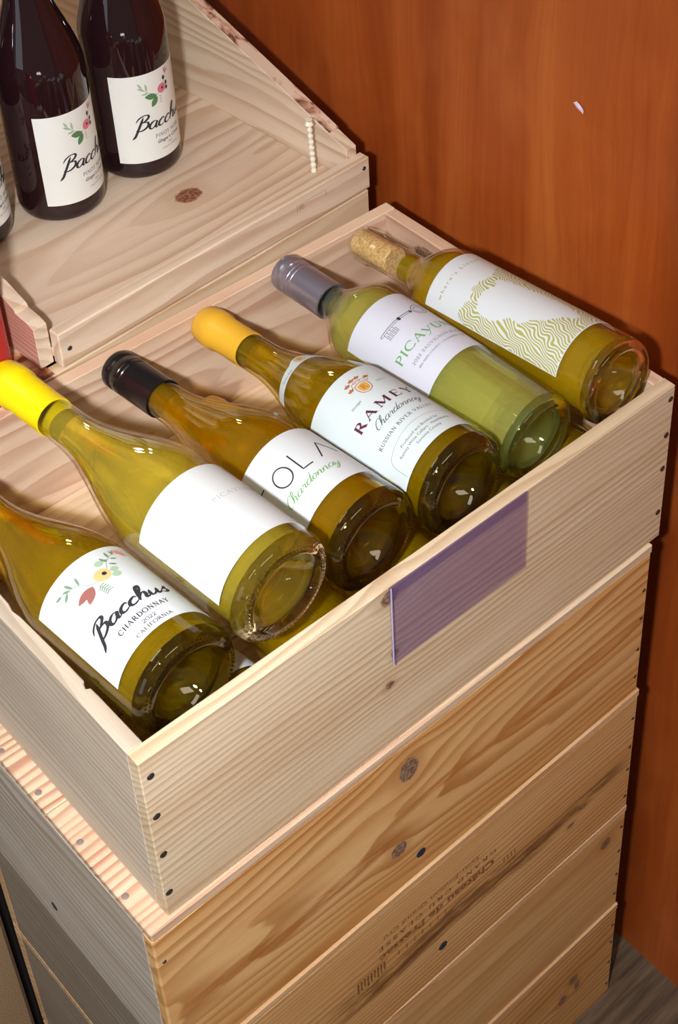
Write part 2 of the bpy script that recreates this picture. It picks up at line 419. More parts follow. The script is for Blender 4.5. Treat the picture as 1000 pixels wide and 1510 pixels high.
pe = [(T + .02, .0442 + sl_ * .022), (T + .02, .0458 + sl_ * .022), (bk, .0458 + sl_ * (bk - T)), (bk, .0442 + sl_ * (bk - T))]
o = prism('edge_strip', pe, SW - T + .0005, SW - .0003, 'yz', (1, 2, 0), BARK.m, tray, bev=0); o['label'] = 'dark mottled sawn top edge'
board('rear_board', (0, SW, bk, bk + T, 0, .24), (0, 2, 1), PN['shelf'], tray)
nail(tray, (.0085, -.0002, .0155), (0, -1, 0), .0022)
nail(tray, (SW - .001, -.0002, .024), (0, -1, 0), .0022)

# ---------------------------------------------------------------- stroke lettering
def cat(pts, n=7):
    if len(pts) < 3: return [tuple(p) for p in pts]
    P = [np.array(p, float) for p in pts]; P = [2 * P[0] - P[1]] + P + [2 * P[-1] - P[-2]]; o = []
    for i in range(1, len(P) - 2):
        for k in range(n):
            t = k / n
            q = .5 * ((2 * P[i]) + (-P[i - 1] + P[i + 1]) * t + (2 * P[i - 1] - 5 * P[i] + 4 * P[i + 1] - P[i + 2]) * t * t + (-P[i - 1] + 3 * P[i] - 3 * P[i + 1] + P[i + 2]) * t ** 3)
            o.append((q[0], q[1]))
    o.append(tuple(P[-2])); return o


def arc(cx, cy, rx, ry, a0, a1, n=18): return [(cx + rx * math.cos(math.radians(a0 + (a1 - a0) * i / n)), cy + ry * math.sin(math.radians(a0 + (a1 - a0) * i / n))) for i in range(n + 1)]


# (strokes, advance); stroke = (mode, points): N nib-shaped, t thin, T thick
def stem(x, a=0, b=1, s=.11, m='T'): return [(m, [(x, a), (x, b)]), ('t', [(x - s, a), (x + s, a)]), ('t', [(x - s, b), (x + s, b)])]


CAPS = {
    'A': ([('t', [(.06, 0), (.38, 1)]), ('T', [(.38, 1), (.72, 0)]), ('t', [(.17, .34), (.58, .34)]), ('t', [(-.03, 0), (.17, 0)]), ('t', [(.6, 0), (.83, 0)])], .84),
    'B': (stem(.16) + [('N', arc(.3, .75, .26, .25, 90, -90)), ('N', arc(.3, .25, .32, .25, 90, -90)), ('t', [(.16, 1), (.3, 1)]), ('t', [(.16, .5), (.3, .5)]), ('t', [(.16, 0), (.3, 0)])], .70),
    'C': ([('N', arc(.46, .5, .42, .5, 50, 318)), ('t', [(.74, .9), (.74, .68)])], .84),
    'D': (stem(.16) + [('N', arc(.3, .5, .46, .5, 90, -90)), ('t', [(.16, 1), (.3, 1)]), ('t', [(.16, 0), (.3, 0)])], .86),
    'E': (stem(.16) + [('t', [(.16, 1), (.6, 1), (.6, .8)]), ('t', [(.16, .52), (.5, .52)]), ('t', [(.16, 0), (.64, 0), (.64, .22)])], .74),
    'F': (stem(.16) + [('t', [(.16, 1), (.6, 1), (.6, .8)]), ('t', [(.16, .52), (.5, .52)])], .68),
    'G': ([('N', arc(.46, .5, .42, .5, 50, 300)), ('T', [(.74, .05), (.74, .42)]), ('t', [(.6, .42), (.84, .42)])], .9),
    'H': (stem(.16) + stem(.7) + [('t', [(.16, .52), (.7, .52)])], .9),
    'I': (stem(.16), .34),
    'L': (stem(.16) + [('t', [(.16, 0), (.6, 0), (.6, .22)])], .68),
    'M': (stem(.14, m='t') + stem(.86) + [('T', [(.14, 1), (.5, .1)]), ('t', [(.5, .1), (.86, 1)])], 1.04),
    'N': (stem(.14, m='t') + stem(.72, m='t') + [('T', [(.14, 1), (.72, 0)])], .9),
    'O': ([('N', arc(.46, .5, .42, .5, 0, 360, 26))], .94),
    'P': (stem(.16) + [('N', arc(.3, .74, .28, .26, 90, -90)), ('t', [(.16, 1), (.3, 1)]), ('t', [(.16, .48), (.3, .48)])], .66),
    'R': (stem(.16) + [('N', arc(.3, .75, .27, .25, 90, -90)), ('t', [(.16, 1), (.3, 1)]), ('t', [(.16, .5), (.3, .5)]), ('T', [(.36, .5), (.72, 0)]), ('t', [(.62, 0), (.84, 0)])], .80),
    'S': ([('N', cat([(.52, .84), (.32, 1), (.1, .8), (.2, .58), (.42, .44), (.52, .22), (.3, 0), (.06, .14)], 5)), ('t', [(.52, .98), (.52, .72)]), ('t', [(.06, .02), (.06, .28)])], .62),
    'T': (stem(.36, s=.1) + [('t', [(.02, .8), (.02, 1), (.7, 1), (.7, .8)])], .72),
    'U': ([('T', [(.16, 1), (.16, .35)]), ('N', arc(.42, .32, .26, .32, 180, 360)), ('t', [(.68, .32), (.68, 1)]), ('t', [(.04, 1), (.28, 1)]), ('t', [(.58, 1), (.78, 1)])], .84),
    'V': ([('T', [(.06, 1), (.38, 0)]), ('t', [(.38, 0), (.7, 1)]), ('t', [(-.03, 1), (.17, 1)]), ('t', [(.6, 1), (.8, 1)])], .8),
    'Y': ([('T', [(.06, 1), (.38, .48)]), ('t', [(.38, .48), (.7, 1)]), ('T', [(.38, .48), (.38, 0)]), ('t', [(.26, 0), (.5, 0)]), ('t', [(-.03, 1), (.17, 1)]), ('t', [(.6, 1), (.8, 1)])], .8),
    'y': ([('T', [(.06, .9), (.36, .2)]), ('t', cat([(.66, .9), (.38, .1), (.2, -.25), (.0, -.3)], 4)), ('t', [(-.03, .9), (.16, .9)]), ('t', [(.56, .9), (.74, .9)])], .74),
    '0': ([('N', arc(.32, .5, .28, .5, 0, 360, 22))], .66),
    '2': ([('N', cat([(.06, .78), (.28, 1), (.5, .78), (.38, .45), (.06, .04)], 5)), ('T', [(.06, .03), (.54, .03)])], .62),
    "'": ([('t', [(.1, 1), (.06, .75)])], .2), ' ': ([], .36),
}
SCR = {
    'a': ([[(.75, .9), (.45, 1), (.1, .7), (.05, .25), (.3, 0), (.6, .25), (.78, .9), (.72, .3), (.85, 0), (1.12, .3)]], 1.02),
    'c': ([[(.68, .78), (.45, 1), (.1, .7), (.05, .25), (.35, 0), (.85, .32)]], .78),
    'h': ([[(-.05, .3), (.35, 1.5), (.36, 2.15), (.14, 2.0), (.08, .9), (.06, 0)], [(.07, .15), (.25, .8), (.5, .95), (.62, .6), (.6, .1), (.76, 0), (1.0, .3)]], .96),
    'u': ([[(0, .95), (0, .3), (.2, 0), (.5, .3), (.62, .95)], [(.62, .95), (.6, .3), (.76, 0), (1.0, .35)]], .98),
    's': ([[(-.05, .3), (.3, .8), (.42, 1.02), (.36, .66), (.58, .3), (.36, 0), (.02, .12)]], .75),
    'r': ([[(0, .3), (.16, .95), (.22, .8), (.5, .85), (.46, .3), (.58, 0), (.82, .3)]], .76),
    'd': ([[(.75, .9), (.45, 1), (.1, .7), (.05, .25), (.3, 0), (.6, .25), (.8, 1), (.92, 2.0)], [(.9, 2.0), (.74, .4), (.85, 0), (1.12, .3)]], 1.02),
    'o': ([[(.5, 1), (.14, .75), (.05, .3), (.32, 0), (.62, .3), (.6, .8), (.42, 1), (.66, .78), (.95, .85)]], .84),
    'n': ([[(0, .9), (.06, .5), (.04, 0)], [(.05, .1), (.25, .85), (.5, .92), (.6, .5), (.58, .1), (.74, 0), (1, .3)]], .93),
    'y': ([[(0, .95), (0, .35), (.2, .05), (.5, .3), (.64, .95)], [(.64, .95), (.52, -.4), (.25, -1), (.02, -.75), (.4, -.15), (.95, .3)]], .9),
    'C': ([[(.95, 1.6), (.9, 2.0), (.5, 1.95), (.12, 1.3), (.08, .5), (.45, 0), (1.0, .4)]], 1.05),
    'B': ([[(-.28, 1.25), (-.1, 1.75), (.3, 2.1), (.75, 2.1), (.9, 1.75), (.6, 1.3), (.2, 1.05)], [(.3, 1.12), (.9, 1.1), (1.0, .55), (.6, .08), (.1, .0), (-.05, .2)], [(.34, 1.9), (.24, 1.1), (.08, 0), (-.02, -.7), (-.25, -1.15)]], 1.18),
    ' ': ([], .5),
}


class Ink:
    """collects flat print shapes in label millimetres (u right, v up)"""
    def __init__(s): s.v = []; s.f = []

    def ribbon(s, pts, wf, close=False):
        P = [np.array(p, float) for p in pts]
        # subdivide long pieces so that they follow the curved label
        Q = [P[0]]
        for a, b in zip(P, P[1:]):
            n = max(1, int(np.linalg.norm(b - a) / 1.5))
            for k in range(1, n + 1): Q.append(a + (b - a) * k / n)
        Q = [q for i, q in enumerate(Q) if i == 0 or np.linalg.norm(q - Q[i - 1]) > 1e-5]
        if len(Q) < 2: return
        base = len(s.v)
        for i, q in enumerate(Q):
            d = Q[min(i + 1, len(Q) - 1)] - Q[max(i - 1, 0)]; l = np.linalg.norm(d); d = d / l if l > 1e-9 else np.array([1., 0])
            w_ = wf(i / (len(Q) - 1), d) / 2; nn = np.array([-d[1], d[0]]) * w_
            s.v.append(tuple(q + nn)); s.v.append(tuple(q - nn))
        for i in range(len(Q) - 1):
            a = base + 2 * i; s.f.append((a, a + 1, a + 3, a + 2))

    def caps(s, text, u, v, h, width=None, thin=.07, thick=.17, track=.0, slant=0, center=True, width_scale=1):
        adv = sum(CAPS[c][1] + track for c in text) - track
        sx = (width / adv if width else h * width_scale)
        x = u - adv * sx / 2 if center else u
        for c in text:
            st, a = CAPS[c]
            for mode, pts in st:
                P = [(x + p[0] * sx + p[1] * slant * h, v + p[1] * h) for p in pts]
                if mode == 't': wf = lambda t, d: thin * h
                elif mode == 'T': wf = lambda t, d: thick * h
                else: wf = lambda t, d: (thin + (thick - thin) * abs(d[1])) * h
                s.ribbon(P, wf)
            x += (a + track) * sx
        return adv * sx

    def script(s, text, u, v, h, width=None, thin=.1, thick=.26, slant=.25, center=True, rise=0.0):
        adv = sum(SCR[c][1] for c in text); sx = width / adv if width else h
        x = u - adv * sx / 2 if center else u
        for c in text:
            st, a = SCR[c]
            for pts in st:
                P = [(x + p[0] * sx + p[1] * slant * h, v + p[1] * h + rise * (x + p[0] * sx - u)) for p in cat(pts, 6)]
                s.ribbon(P, lambda t, d: (thin + (thick - thin) * max(0, abs(d[1]) * .75 + .35 * (-d[1] * .7 + d[0] * -.2))) * h * (min(1, .35 + 4 * t, .35 + 4 * (1 - t))))
            x += a * sx

    def blob(s, pts, center=None):
        P = [np.array(p, float) for p in pts]; c = np.mean(P, 0) if center is None else np.array(center)
        base = len(s.v); s.v.append(tuple(c))
        for p in P: s.v.append(tuple((c + p) / 2))
        for p in P: s.v.append(tuple(p))
        n = len(P)
        for i in range(n):
            j = (i + 1) % n; s.f.append((base, base + 1 + i, base + 1 + j)); s.f.append((base + 1 + i, base + 1 + n + i, base + 1 + n + j, base + 1 + j))

    def leaf(s, u, v, L, w_, ang, n=8):
        a = math.radians(ang); pts = []
        for i in range(n + 1):
            t = i / n; pts.append((t * L, w_ * math.sin(PI * t) ** .8 / 2))
        for i in range(n - 1, 0, -1):
            t = i / n; pts.append((t * L, -w_ * math.sin(PI * t) ** .8 / 2))
        s.blob([(u + p[0] * math.cos(a) - p[1] * math.sin(a), v + p[0] * math.sin(a) + p[1] * math.cos(a)) for p in pts])

    def disc(s, u, v, rx, ry=None, n=16): s.blob(arc(u, v, rx, ry or rx, 0, 360 - 360 / n, n - 1))

    def bfont(s, text, u, v, h, center=True, sx=1.0, slant=0.0, bold=0.0, track=1.0):
        cu = bpy.data.curves.new('t', 'FONT'); cu.body = text; cu.size = 1; cu.resolution_u = 2; cu.offset = bold; cu.space_character = track
        ob = bpy.data.objects.new('t', cu); COL.objects.link(ob)
        bpy.context.view_layer.update()
        me = bpy.data.meshes.new_from_object(ob.evaluated_get(bpy.context.evaluated_depsgraph_get()))
        co = [x.co.copy() for x in me.vertices]; fs = [tuple(p.vertices) for p in me.polygons]
        bpy.data.objects.remove(ob); bpy.data.curves.remove(cu); bpy.data.meshes.remove(me)
        if not co: return
        k = h / .7; xm = max(c.x for c in co); x0 = u - xm * k * sx / 2 if center else u
        base = len(s.v)
        for c in co: s.v.append((x0 + c.x * k * sx + c.y * k * slant, v + c.y * k))
        for f_ in fs: s.f.append(tuple(base + i for i in f_))

    def onto(s, name, fn, mat, parent):
        """map to the label surface, normals outward"""
        vs = [fn(a, b) for a, b in s.v]; o = pydata(name, vs, s.f, mat, parent); return o


def cylmap(r, u0=0.0, lift=.00040, rf=None):
    def fn(u, v):
        rr = (rf(v / 1000) if rf else r) + lift; th = (u / 1000) / r + u0
        return (rr * math.sin(th), -rr * math.cos(th), v / 1000)
    return fn


INK = {k: plain('ink_' + k, c, .55) for k, c in dict(black=srgb(40, 38, 44), grey=srgb(84, 82, 88), pale=srgb(168, 170, 168), green=srgb(104, 158, 92), maroon=srgb(84, 30, 50),
       gold=srgb(206, 158, 62), rust=srgb(170, 100, 62), leaf=srgb(112, 140, 112), sage=srgb(160, 182, 156), rose=srgb(150, 92, 84), peach=srgb(236, 180, 120), pink=srgb(222, 120, 136), coral=srgb(206, 140, 130), olive=srgb(150, 148, 84), dgreen=srgb(84, 130, 84)).items()}

# ---------------------------------------------------------------- bottles
PAPER = plain('label_paper', srgb(206, 210, 213), .5)
PAPER_W = plain('label_paper_cream', srgb(232, 234, 229), .5)
PAPER_T = plain('label_paper_textured', srgb(205, 208, 208), .55)
_t = NT('art_print')
_a = _t.n('ShaderNodeAttribute', attribute_name='luv').outputs['Vector']
_w = _t.n('ShaderNodeTexWave', {'Vector': _t.n('ShaderNodeMapping', {0: _a, 2: (0, 0, .35)}).outputs[0], 'Scale': .125, 'Distortion': 13, 'Detail': 0.0, 'Detail Scale': .75})
_t.bsdf(Base_Color=_t.ramp(_w.outputs['Fac'], [(.40, srgb(208, 211, 212)), (.50, srgb(166, 163, 92))]), Roughness=.5)
ARTM = _t.m


def thinglass(name, col):
    """bottle wall: clear tinted pass-through with a fresnel reflection"""
    t = NT(name); tr = t.n('ShaderNodeBsdfTransparent', {0: col}); gl = t.n('ShaderNodeBsdfGlossy', {0: (1, 1, 1, 1), 'Roughness': .0})
    lw_ = t.n('ShaderNodeLayerWeight', {0: .5}); fr = t.ma('ADD', t.ma('MULTIPLY', t.ma('POWER', lw_.outputs['Facing'], 4.5), .85), .04); mx = t.n('ShaderNodeMixShader', {0: fr})
    t.t.links.new(tr.outputs[0], mx.inputs[1]); t.t.links.new(gl.outputs[0], mx.inputs[2]); t.t.links.new(mx.outputs[0], t.out.inputs[0]); return t.m


def glassmat(name, col, rough=.0):
    t = NT(name); t.bsdf(Base_Color=col, Roughness=rough, IOR=1.5); t.p.inputs['Transmission Weight'].default_value = 1; return t.m


def winemat(name, col, dcol, k_tr=.24, k_df=.10):
    """wine filling the bottle: refracting body, part of the light passing straight through, diffuse colour standing in for the glow of lit wine"""
    t = NT(name); rf_ = t.n('ShaderNodeBsdfRefraction', {0: col, 'Roughness': .0, 'IOR': 1.34}); tr = t.n('ShaderNodeBsdfTransparent', {0: col}); df = t.n('ShaderNodeBsdfDiffuse', {0: dcol})
    m1 = t.n('ShaderNodeMixShader', {0: k_tr}); t.t.links.new(rf_.outputs[0], m1.inputs[1]); t.t.links.new(tr.outputs[0], m1.inputs[2])
    m2 = t.n('ShaderNodeMixShader', {0: k_df}); t.t.links.new(m1.outputs[0], m2.inputs[1]); t.t.links.new(df.outputs[0], m2.inputs[2])  # diffuse share puts the glow of light inside into the wine colour
    t.t.links.new(m2.outputs[0], t.out.inputs[0]); return t.m


G_OLIVE = thinglass('olive_glass', (.90, .85, .46, 1)); G_CLEAR = thinglass('clear_glass', (.97, .97, .93, 1)); G_GREEN = thinglass('pale_green_glass', (.96, .98, .91, 1))
HEEL = {G_OLIVE.name: glassmat('olive_heel_glass', (.48, .42, .08, 1)), G_CLEAR.name: glassmat('clear_heel_glass', (.96, .95, .80, 1)), G_GREEN.name: glassmat('green_heel_glass', (.84, .97, .91, 1))}
W_GOLD = winemat('gold_wine', (.97, .91, .26, 1), (.95, .74, .01, 1), k_df=.20); W_PALE = winemat('pale_wine', (.98, .96, .56, 1), (.98, .88, .26, 1), k_df=.22); W_AMBER = winemat('amber_wine', (.98, .85, .16, 1), (1.0, .68, .01, 1), k_df=.20); W_LIGHT = winemat('straw_wine', (.98, .91, .38, 1), (1.0, .80, .08, 1), k_df=.20)
G_DARK = NT('dark_bottle_glass'); G_DARK.bsdf(Base_Color=(.018, .006, .008, 1), Roughness=.04, IOR=1.5); G_DARK.p.inputs['Specular IOR Level'].default_value = .6; G_DARK = G_DARK.m


def prof_burg(R, L, sh=.112):
    """Burgundy shape: straight body, long sloping shoulder, neck with a lip"""
    P = [(R, .010), (R, sh)]
    n = 26
    for i in range(1, n + 1):
        t = i / n; z = sh + t * (.225 - sh); e = t * t * (3 - 2 * t); e = .6 * e + .4 * (math.sin(t * PI / 2) ** 1.6)
        P.append((R + (.0150 - R) * e, z))
    P += [(.0146, .245), (.0144, L - .022), (.0160, L - .020), (.0160, L - .008), (.0148, L - .006), (.0146, L - .001), (.0138, L)]
    return P


def prof_bord(R, L, sh=.186, hn=.040):
    """Bordeaux shape: high round shoulder"""
    P = [(R, .010), (R, sh)]
    n = 18
    for i in range(1, n + 1):
        t = i / n; a = t * PI / 2
        e = 1 - math.cos(a) if t < .6 else None
        e = (t * t * (3 - 2 * t)) * .75 + .25 * (1 - math.cos(a))
        P.append((R + (.0148 - R) * e, sh + hn * t ** .9))
    P += [(.0144, sh + hn + .02), (.0141, L - .022), (.0156, L - .020), (.0156, L - .008), (.0145, L - .006), (.0143, L - .001), (.0136, L)]
    return P


def lathe(prof, n=64, cap0=False, cap1=False):
    vs = []; fs = []; idx = []
    for (r, z) in prof:
        if r < 1e-6: idx.append([len(vs)]); vs.append((0, 0, z))
        else:
            idx.append(list(range(len(vs), len(vs) + n)))
            for i in range(n): a = 2 * PI * i / n; vs.append((r * math.cos(a), r * math.sin(a), z))
    for A, B in zip(idx, idx[1:]):
        for i in range(n):
            j = (i + 1) % n
            if len(A) == 1 and len(B) > 1: fs.append((A[0], B[j], B[i]))
            elif len(B) == 1 and len(A) > 1: fs.append((A[i], A[j], B[0]))
            elif len(A) > 1: fs.append((A[i], A[j], B[j], B[i]))
    return vs, fs


def base_prof(R, punt=.024, pr=.0285):
    """underside: punt dome, standing ring, rounded heel"""
    P = [(0, punt), (.006, punt - .0006), (.012, punt - .0035), (.018, punt * .62), (.0225, punt * .34), (pr - .0025, .0028), (pr, .0006), (pr + .0018, 0), (pr + .004, .0006)]
    for i in range(1, 7):
        a = i / 6 * PI / 2; P.append((pr + .004 + (R - pr - .004) * math.sin(a), .0006 + .0095 * (1 - math.cos(a))))
    return P


def radius_fn(prof):
    zs = [p[1] for p in prof]; rs = [p[0] for p in prof]
    return lambda z: float(np.interp(z, zs, rs))


def bottle_mats(o): return o


def label_patch(name, R, s0, s1, u0, u1, mat, parent, rf=None, rnd=0.0, wav=None):
    """paper patch with thickness on the bottle (mm)"""
    nu = max(8, int((u1 - u0) / 2)); nv = max(1, int((s1 - s0) / 3)) if rf or wav else 6
    vs = []; fs = []
    for lay, lift in ((0, .00006), (1, .00026)):
        for j in range(nv + 1):
            for i in range(nu + 1):
                u = u0 + (u1 - u0) * i / nu; v = s0 + (s1 - s0) * j / nv
                if wav: v = wav(u, j / nv)
                r = (rf(v / 1000) if rf else R) + lift; th = u / 1000 / R
                vs.append((r * math.sin(th), -r * math.cos(th), v / 1000))
    W_ = nu + 1; N = W_ * (nv + 1)
    for j in range(nv):
        for i in range(nu):
            a = j * W_ + i; fs.append((a, a + W_, a + W_ + 1, a + 1)); b_ = N + a; fs.append((b_, b_ + 1, b_ + W_ + 1, b_ + W_))
    for i in range(nu):
        fs.append((i, i + 1, N + i + 1, N + i)); a = nv * W_ + i; fs.append((a + 1, a, N + a, N + a + 1))
    for j in range(nv):
        a = j * W_; fs.append((a + W_, a, N + a, N + a + W_)); a = j * W_ + nu; fs.append((a, a + W_, N + a + W_, N + a))
    return pydata(name, vs, fs, mat, parent, smooth=False)


def knurl(R, pr, parent, mat, n=66, r=.0015, rows=2):
    """raised beads round the standing ring"""
    vs = []; fs = []
    for row in range(rows):
        q = pr + .0042 + row * .0026; z0 = .0008 + row * row * .0009
        for k in range(n):
            a = 2 * PI * (k + .5 * row) / n; ca, sa = math.cos(a), math.sin(a); b0 = len(vs)
            rr = r * (1 - .15 * row)
            for (dr, dt, dz) in ((0, 0, -1), (1, 0, 0), (0, 1, 0), (-1, 0, 0), (0, -1, 0)):
                x = q + dr * rr; vs.append((x * ca - dt * rr * sa, x * sa + dt * rr * ca, z0 + dz * rr * .8))
            for i in range(4): fs.append((b0, b0 + 1 + (i + 1) % 4, b0 + 1 + i))
    o = pydata('knurl_ring', vs, fs, mat, parent, smooth=True); o['kind'] = 'stuff'; return o


def make_bottle(label, base, tip, R, kind, glass, wine, L, cap=None, fill=None, punt=.024, group=None, pr=.0285, beads=True, flare=False):
    a = (Vector(tip) - Vector(base)).normalized()
    e2 = (Vector((0, 0, 1)) - a * a.z)
    if e2.length < .1: e2 = Vector((-.0, -1, 0)); e2 = (e2 - a * e2.dot(a))
    e2.normalize(); e1 = a.cross(e2); Y = a.cross(e1)
    M = Matrix((e1, Y, a)).transposed().to_4x4(); M.translation = Vector(base)
    t = thing('wine_bottle', label, 'bottle', group=group, mat=M)
    body = prof_burg(R, L, .136 if glass == G_DARK else .116) if kind == 'burg' else prof_bord(R, L)
    rf = radius_fn(body)
    outer = base_prof(R, punt, pr) + body
    th = .0028
    inner = [(max(.0, r), z) for r, z in [(.0, L - .0005)]]
    # inner wall runs back down the neck and over the punt
    inn = [(.0126, L), (.0126, L - .03)] + [(max(.0126, r - th), z) for r, z in reversed(body) if z < L - .03 and z > .012]
    inn += [(R - th - .0008, .0120), (R - th - .004, .0085), (pr + .001, .0068), (pr - .004, .0095), (.0215, punt * .42 + .006), (.017, punt * .68 + .0055), (.011, punt + .0015), (.005, punt + .0045), (0, punt + .0050)]
    vs, fs = lathe(outer + inn, 72)
    o = pydata('glass_body', vs, fs, glass, t, smooth=True)
    if glass.name in HEEL:
        o.data.materials.append(HEEL[glass.name])
        for p in o.data.polygons:
            if max(vs[i][2] for i in p.vertices) < punt + .006 and (math.hypot(p.center.x, p.center.y) < R - .004 or p.center.z < .0125): p.material_index = 1
    if wine:
        fz = fill or L - .055
        wp = [(max(r - .0004, 0), z + .0004) for r, z in reversed(inn) if z < fz]
        rr_ = wp[-1][0]; wp += [(rr_, fz), (rr_ * .5, fz + .0006), (0, fz + .0006)]
        vs, fs = lathe(wp, 72); pydata('wine', vs, fs, wine, t, smooth=True)
    if beads: knurl(R, pr, t, HEEL.get(glass.name, glass))
    if cap:
        cmat, s0, rings, lip = cap
        P = [(.0, s0)]
        zz = s0; r0 = .01545
        P = [(.0146, s0), (r0, s0), (r0, L - .0225)]
        if lip == 'screw':
            r1 = .0163
            P = [(.0146, s0), (r1, s0), (r1, L - .024), (r1 - .0005, L - .0235), (r1 - .0005, L - .0228), (r1, L - .0222), (r1, L - .020), (r1 - .0004, L - .0195), (r1 - .0004, L - .0185), (r1, L - .018), (r1, L - .013), (r1 - .0006, L - .0122), (r1 - .0006, L - .0112), (r1, L - .0104), (r1, L - .003), (r1 - .0010, L - .0008), (r1 - .0030, L + .0006), (0, L + .0008)]
        else:
            P += [(.01675, L - .0205), (.01685, L - .0080), (.0160, L - .0063), (.01585, L - .0030), (.0152, L - .0008), (.0138, L + .0006), (0, L + .0008)]
        vs, fs = lathe(P, 56); pydata('capsule' if lip != 'screw' else 'screw_cap', vs, fs, cmat, t, smooth=True)
    return t, rf


def cork_part(t, L, mat):
    vs, fs = lathe([(0, L - .046), (.0121, L - .046), (.0125, L - .044), (.0125, L - .003), (.0120, L - .0015), (0, L - .0015)], 32); o = pydata('cork', vs, fs, mat, t, smooth=True); return o


BOT = {'bac': ((.0572, .022, .0035), (.0400, .319, -.0045), .0396, .298), 'pic': ((.1306, .014, .0399), (.1058, .318, .0437), .040, .305),
       'tola': ((.2209, .032, .0035), (.202, .3232, -.0076), .0403, .292), 'ramey': ((.3019, .026, .006), (.2884, .3232, -.0109), .0405, .298),
       'green': ((.3846, .032, -.0064), (.3705, .3215, .0005), .0366, .290), 'linus': ((.4535, .016, .0179), (.4476, .3141, -.0045), .0362, .299)}
GR = 'white wine bottles lying in the filled crate'
FOIL = lambda n, c, r=.3, m=0.0: plain(n, c, r, m)
YEL = FOIL('yellow_foil', srgb(246, 216, 10), .32); OCH = FOIL('ochre_foil', srgb(226, 172, 48), .34); BLK = FOIL('black_screw_cap', (.018, .015, .016, 1), .22, .4); SIL = FOIL('lilac_grey_screw_cap', srgb(158, 152, 166), .28, .7)


def inkset(t, R, items, u0=0.0, rf=None, lift=.00040):
    for k, (ink, colr) in enumerate(items):
        ink.onto('lettering', cylmap(R, u0, lift + .00004 * k, rf), INK[colr], t)


def bouquet(t, R, u, v, sc_, pinot=False, rf=None):
    st = Ink(); lf = Ink(); sg = Ink(); ro = Ink(); pe = Ink(); co = Ink(); bk_ = Ink()
    q = lambda a, b: (u + a * sc_, v + b * sc_)
    if not pinot:
        wl = lambda t_, d: .4
        st.ribbon(cat([(-25, 96), (-16, 92), (-9, 84), (0, 82), (6, 87), (10, 93), (17, 98), (23, 98)], 6), wl)
        for (a, b, l, w_, g_) in ((-26, 96, 6, 2.0, 165), (-22, 94, 7, 2.2, 215), (-18, 92.5, 8, 2.0, 110), (-14, 90, 8, 1.8, 78), (-20, 93, 6, 2.0, 140),
                                  (10, 93, 6, 2.2, 110), (14, 96, 6.5, 2.2, 85), (18, 98, 6, 2.0, 55), (14, 95, 5, 1.8, -20), (10, 91, 6, 2.0, -35), (19, 98, 5, 1.6, 100), (12, 94, 5, 1.8, 150)): lf.leaf(a, b, l, w_, g_)
        for (a, b, rx) in ((5, 94.5, 3.2), (10, 84.5, 3.0), (8.5, 79.5, 3.2)): sg.disc(a, b, rx, rx * .85)
        ro.leaf(-9, 82, 15, 6.0, 188); ro.leaf(-9, 82, 13, 6.0, 222)
        pe.disc(0.8, 84.6, 6.0, 5.6); bk_.disc(2.4, 84.8, 1.7)
        for g_ in range(-75, 80, 22): co.leaf(23, 97.5, 6.5, 1.3, 40 + g_)
        for k in range(5): st.ribbon([(-5.5 + k * .4, 78 - k * 1.7), (-2.2 + k * .4, 78.4 - k * 1.9)], lambda t_, d: .7); st.ribbon([(-5.5 + k * .4, 78 - k * 1.7), (-8 + k * .3, 75.6 - k * 1.6)], lambda t_, d: .7)
        st.ribbon([(-6, 79), (-3.6, 69)], wl)
        cols = ((st, 'leaf'), (lf, 'leaf'), (sg, 'sage'), (ro, 'rose'), (pe, 'peach'), (co, 'coral'), (bk_, 'black'))
    else:
        st.ribbon(cat([q(-13, 8), q(-7, 3), q(0, 0), q(5, 5), q(9, 11)], 5), lambda t_, d: .3)
        for (a, b, l, w_, g_) in ((-8, 4, 6, 1.4, 95), (-9, 5, 6, 1.4, 150), (-11, 7, 5, 1.4, 120), (-7, 3, 5, 1.3, 185)): sg.leaf(*q(a, b), l * sc_, w_ * sc_, g_)
        lf.leaf(*q(-1, -1), 9 * sc_, 4.4 * sc_, 170); lf.leaf(*q(-1, -1.5), 8 * sc_, 4.2 * sc_, 235)
        pe.disc(*q(3.5, 2.5), 3.6 * sc_, 3.4 * sc_); bk_.disc(*q(4, 2.5), .9 * sc_)
        for (a, b) in ((6, 9), (8, 4.5), (8, 1)): bk_.disc(*q(a, b), 1.1 * sc_, 1.6 * sc_)
        for k in range(4): st.ribbon([q(1, -2 - k * 1.5), q(2.4, -2.8 - k * 1.5)], lambda t_, d: .5)
        for g_ in (40, 75, 100): co.leaf(*q(8, 11), 5 * sc_, 1.2 * sc_, g_)
        cols = ((st, 'leaf'), (sg, 'sage'), (lf, 'dgreen'), (pe, 'pink'), (co, 'coral'), (bk_, 'black'))
    for k, (ink, c) in enumerate(cols): ink.onto('flower_print', cylmap(R, 0, .00036 + .00003 * k), INK[c], t)


# 1 bouquet-label chardonnay at the crate's left end
b0, t0, R, L = BOT['bac']
t, rf = make_bottle('white wine bottle with orange flower sprig label and black brush script', b0, t0, R, 'burg', G_OLIVE, W_GOLD, L, (YEL, .24, 0, 'foil'), group=GR, punt=.028)
label_patch('back_label', R, 30, 90, 96, 160, PAPER, t)
lb = label_patch('label', R, 24, 108, -50, 48, PAPER, t); lb['label'] = 'white label with flower sprig and black script'
A = Ink(); A.script('Bacchus', -1, 49, 5.9, 60, .22, .46, .25)
Bk = Ink(); Bk.caps('CHARDONNAY', -1, 38.5, 3.8, 40, .11, .21, .14); Bk.caps('2022', -1, 32.5, 2.8, 10.5, .1, .18); Bk.caps('CALIFORNIA', -1, 27.3, 2.8, 28, .11, .2, .1)
inkset(lb, R, [(A, 'black'), (Bk, 'black')]); bouquet(lb, R, 1, 85, 1.25)

